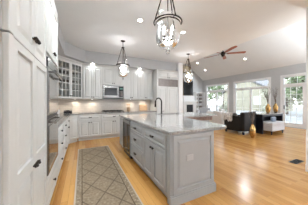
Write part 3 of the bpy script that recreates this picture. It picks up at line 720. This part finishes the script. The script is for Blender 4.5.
# armchair: black leather, seen from its side
def armchair(x, y, rz, label, m, h=.87, w=.86, d=.95, nm='armchair'):
    t = thing(nm, label, 'armchair', (x, y, 0), rz)
    obj('seat_base', BX(-w/2+.14, w/2-.14, -d/2+.16, d/2-.02, .1, .32, bev=.02), m, t, True)
    obj('seat_cushion', BX(-w/2+.15, w/2-.15, -d/2+.19, d/2, .325, .48, bev=.05), m, t, True)
    obj('backrest', BX(-w/2+.02, w/2-.02, -d/2, -d/2+.2, .12, h, bev=.06), m, t, True)
    for s in (-1, 1):
        bm = BX(min(s*(w/2-.14), s*w/2), max(s*(w/2-.14), s*w/2), -d/2+.15, d/2-.02, .1, h-.16, bev=.045); obj('arm', bm, m, t, True)
    for sx in (-1, 1):
        for sy in (-1, 1): obj('leg', BX(sx*(w/2-.08)-.03, sx*(w/2-.08)+.03, sy*(d/2-.08)-.03, sy*(d/2-.08)+.03, 0, .11), 'black', t)
    return t
armchair(6.03, 3.97, 0, 'black leather armchair with a pale throw over it beside the desk', 'leather', h=.88, w=.84, d=.92)
# throw draped over the left arm
bm = bmesh.new(); nx, ny = 22, 18; grid = []
def tw(s, v):   # s across arm, from outside low to the seat
    path = [(-.475, .56), (-.475, .74), (-.44, .80), (-.27, .80), (-.20, .74), (-.16, .56)]
    L_ = [0]
    for a, b2 in zip(path, path[1:]): L_.append(L_[-1]+math.dist(a, b2))
    q = s*L_[-1]
    for i in range(len(path)-1):
        if q <= L_[i+1] or i == len(path)-2:
            f = (q-L_[i])/(L_[i+1]-L_[i]); return (path[i][0]+(path[i+1][0]-path[i][0])*f, path[i][1]+(path[i+1][1]-path[i][1])*f)
for j in range(ny+1):
    row = []
    for i in range(nx+1):
        s = i/nx; v = j/ny; px, pz = tw(s, v)
        wv = .012*math.sin(v*21+s*3)+.01*math.sin(v*9+1)
        hem = (.06*math.sin(v*6)+.03*math.sin(v*17)+.10*v) if s < .35 else 0
        row.append(bm.verts.new((px-(.016+wv if s < .5 else -.0), -.02+.42*v, pz+hem*(.35-s)/.35*(-1)+(.012+wv*.6 if s > .35 else 0)+.0)))
    grid.append(row)
for j in range(ny):
    for i in range(nx): bm.faces.new((grid[j][i], grid[j][i+1], grid[j+1][i+1], grid[j+1][i]))
th = obj('throw_blanket', bm, 'throw', None, True); th.location = (6.03, 3.97, 0); sd = th.modifiers.new('thick', 'SOLIDIFY'); sd.thickness = .015; sd.offset = 1
tag(th, 'crumpled pale grey-white throw blanket draped over the black armchair', 'blanket')
armchair(7.35, 6.4, .9, 'white upholstered armchair by the windows behind the island wing', 'whitefab')
armchair(7.9, 7.9, 2.2, 'pale grey armchair in front of the bookcase', 'fabric')
armchair(6.9, 5.35, -1.9, 'white armchair directly behind the black leather armchair', 'whitefab', h=.80)
# desk
t = thing('console_desk', 'black console desk with grey top holding two gold vases', 'desk', (6.5, 3.33, 0))
obj('tabletop', BX(-.02, 1.64, -.02, .56, .77, .80, bev=.005), 'granite2', t, label='grey polished top')
obj('side_panel', BX(0, .06, 0, .54, 0, .77), 'black', t); obj('side_panel', BX(1.56, 1.62, 0, .54, 0, .77), 'black', t)
obj('back_panel', BX(.06, 1.56, .5, .54, .05, .77), 'black', t); obj('apron', BX(.06, 1.56, .005, .03, .69, .77), 'black', t)
# bench
t = thing('bench', 'pale grey upholstered bench on short dark legs before the black desk', 'bench', (6.4, 3.0, 0))
BXx = 1.02
t.location = (6.57, 3.02, 0)
obj('cushion', BX(0, .97, 0, .46, .36, .49, bev=.035), 'fabric', t, True); obj('base', BX(.01, .96, .01, .45, .15, .36, bev=.01), 'fabric', t)
for x in (.04, .88):
    for y in (.03, .37): obj('leg', lathe(bmesh.new(), [(.018, 0), (.03, .15), (0, .15)], (x+.03, y+.03, 0), 10), 'black', t, True)
o = obj('cushion_pillow', BX(-.14, .14, -.05, .05, 0, .20, bev=.045), 'blue', None, True); o.name = 'pillow'; o.location = (7.02, 3.20, .491); tag(o, 'small blue-grey pillow on the bench under the desk', 'pillow')
# vases with branches
def vase(x, y, z, h, label, n=7, th=.95, lean=0, m='gold', r=.085, foot=False):
    t = thing('branch_vase', label, 'vase', (x, y, z))
    s = h/.42
    prof = [(.045, 0), (.05, .01), (r*.8, .08*s), (r, .19*s), (r*.9, .28*s), (r*.5, .36*s), (.03, .40*s), (.038, .42*s), (.028, .42*s), (.0, .38*s)]
    obj('body', lathe(bmesh.new(), prof, n=24), m, t, True)
    if foot: obj('foot', lathe(bmesh.new(), [(.065, 0), (.065, .012), (.052, .014), (.052, .0)], n=20), 'bronze', t, True)
    for k in range(n):
        a = random.uniform(0, 2*PI); sp = random.uniform(.05, .2); L2 = th*random.uniform(.75, 1)
        pts = []
        for i in range(6):
            f = i/5; pts.append((sp*f**1.5*math.cos(a)+lean*f+.01*math.sin(i*2+k), sp*f**1.5*math.sin(a)+.01*math.cos(i*3+k), h*.9+L2*f))
        bm = tube(bmesh.new(), pts, [.009, .008, .007, .006, .005, .003], 5)
        for i in (2, 3, 4):
            p = Vector(pts[i]); q = p+Vector((random.uniform(-.08, .08), random.uniform(-.08, .08), .12)); tube(bm, [p, p.lerp(q, .5)+Vector((.01, 0, 0)), q], [.003, .0025, .0015], 4)
        obj('branch', bm, 'twig', t)
    return t
vase(5.50, 3.14, 0, .50, 'gold floor vase of dry twigs beside the black armchair', n=9, th=.62, r=.10, m='gold')
vase(7.30, 3.52, .801, .42, 'left gold vase with tall twigs on the black desk', th=.80, lean=-.12, r=.10, foot=True)
vase(7.88, 3.50, .801, .43, 'right gold vase with tall twigs on the black desk', th=.85, lean=-.12, r=.10, foot=True)
vase(8.55, 6.80, 0, .6, 'dark floor vase of tall twigs between the two windows', n=9, th=1.55, m='dish', r=.12)
# little white table
t = thing('side_table', 'round white side table near the middle window', 'table', (8.5, 4.75, 0))
obj('tabletop', lathe(bmesh.new(), [(0, .70), (.36, .70), (.37, .715), (.36, .73), (0, .73)], n=28), 'trim', t, True); obj('pedestal', lathe(bmesh.new(), [(.2, 0), (.2, .02), (.04, .06), (.03, .35), (.05, .69), (0, .69)]), 'trim', t, True)
o = obj('bowl', lathe(bmesh.new(), [(.05, 0), (.06, .01), (.13, .09), (.125, .09), (.05, .02), (0, .015)]), 'porcelain', None, True); o.location = (8.5, 4.75, .731); tag(o, 'white bowl on the round side table', 'bowl')

# ------------------------------------------------------------ outdoors
o = obj('terrace', BX(-30, 60, -40, 60, -.25, -.12), 'patio'); o['kind'] = 'structure'
def tree(x, y, h, r, label, m='foliage', seed=0, ground=-.12):
    rnd = random.Random(seed); t = thing('tree' if h > 3 else 'shrub', label, 'tree' if h > 3 else 'shrub', (x, y, ground))
    bm = bmesh.new(); tube(bm, [(0, 0, 0), (.05, .03, h*.3), (0, 0, h*.75)], [r*.09, r*.07, r*.03], 8)
    for k in range(5):
        a = k*1.3; tube(bm, [(0, 0, h*(.25+.08*k)), (r*.6*math.cos(a), r*.6*math.sin(a), h*(.5+.08*k))], [r*.04, r*.015], 6)
    obj('trunk', bm, 'twig', t)
    bm = bmesh.new()
    for k in range(900):
        a = rnd.uniform(0, 2*PI); ph = math.acos(rnd.uniform(-1, 1)); q = rnd.random()**.5
        c = Vector((r*q*math.sin(ph)*math.cos(a), r*q*math.sin(ph)*math.sin(a), h*.6+h*.42*q*math.cos(ph)))
        s = r*.10*rnd.uniform(.6, 1.3); R_ = Matrix.Rotation(rnd.uniform(0, 6), 3, 'Z')@Matrix.Rotation(rnd.uniform(0, 3), 3, 'X')
        vs = [bm.verts.new(c+R_@Vector(v)) for v in ((-s, 0, 0), (0, -s*.6, .1*s), (s, 0, 0), (0, s*.6, .1*s))]; bm.faces.new(vs)
    obj('foliage', bm, m, t); return t
tree(16, 5.0, 6.5, 2.2, 'leafy green tree outside the glass door', seed=1)
tree(27, 4.5, 8, 3, 'dark green tree outside the middle window', seed=2)
tree(17, 16.5, 7, 2.8, 'green tree outside the far window', 'foliage', 3)
tree(21, 8.3, 4.2, 2.3, 'olive bare-twigged tree between the house and the terrace', 'foliage2', 4)
tree(14, 10.5, 1.5, 1.0, 'low olive shrub outside the middle window', 'foliage2', 5)
tree(14.5, 6.6, 1.3, .9, 'low olive shrub outside the glass door', 'foliage2', 6)
tree(14, 15, 1.6, 1.1, 'low green shrub outside the far window', 'foliage', 7)
row = None
for i in range(7):
    y_ = -2+i*7.2
    if row is None: row = tree(38, y_, 9, 3.4, 'tall pale green tree in the distant row beyond the terrace', 'foliage2', 11); row['group'] = 'distant tree row'
    else: dup(row, (38+(i % 3), y_, -.12), i*1.3)
t = thing('house', 'cream neighbouring house with grey gable roof beyond the terrace', 'house', (27, 15, -.12))
prism_ = prism(bmesh.new(), [(-4, 0), (4, 0), (4, 3), (0, 5.2), (-4, 3)], -3, 3, axis='y'); bmesh.ops.rotate(prism_, matrix=Matrix.Rotation(PI/2, 3, 'Z'), verts=prism_.verts); obj('wall', prism_, 'siding', t)
bm = prism(bmesh.new(), [(-4.4, 2.9), (0, 5.35), (4.4, 2.9), (4.4, 3.1), (0, 5.55), (-4.4, 3.1)], -3.3, 3.3, axis='y'); bmesh.ops.rotate(bm, matrix=Matrix.Rotation(PI/2, 3, 'Z'), verts=bm.verts); obj('roof', bm, 'roof', t)
for y in (-2, 2):
    f = obj('window', BX(-3.05, -3.0, y-.5, y+.5, 1, 2.3), 'trim', t); obj('pane', BX(-3.07, -3.051, y-.42, y+.42, 1.08, 2.22), 'fabric', f)
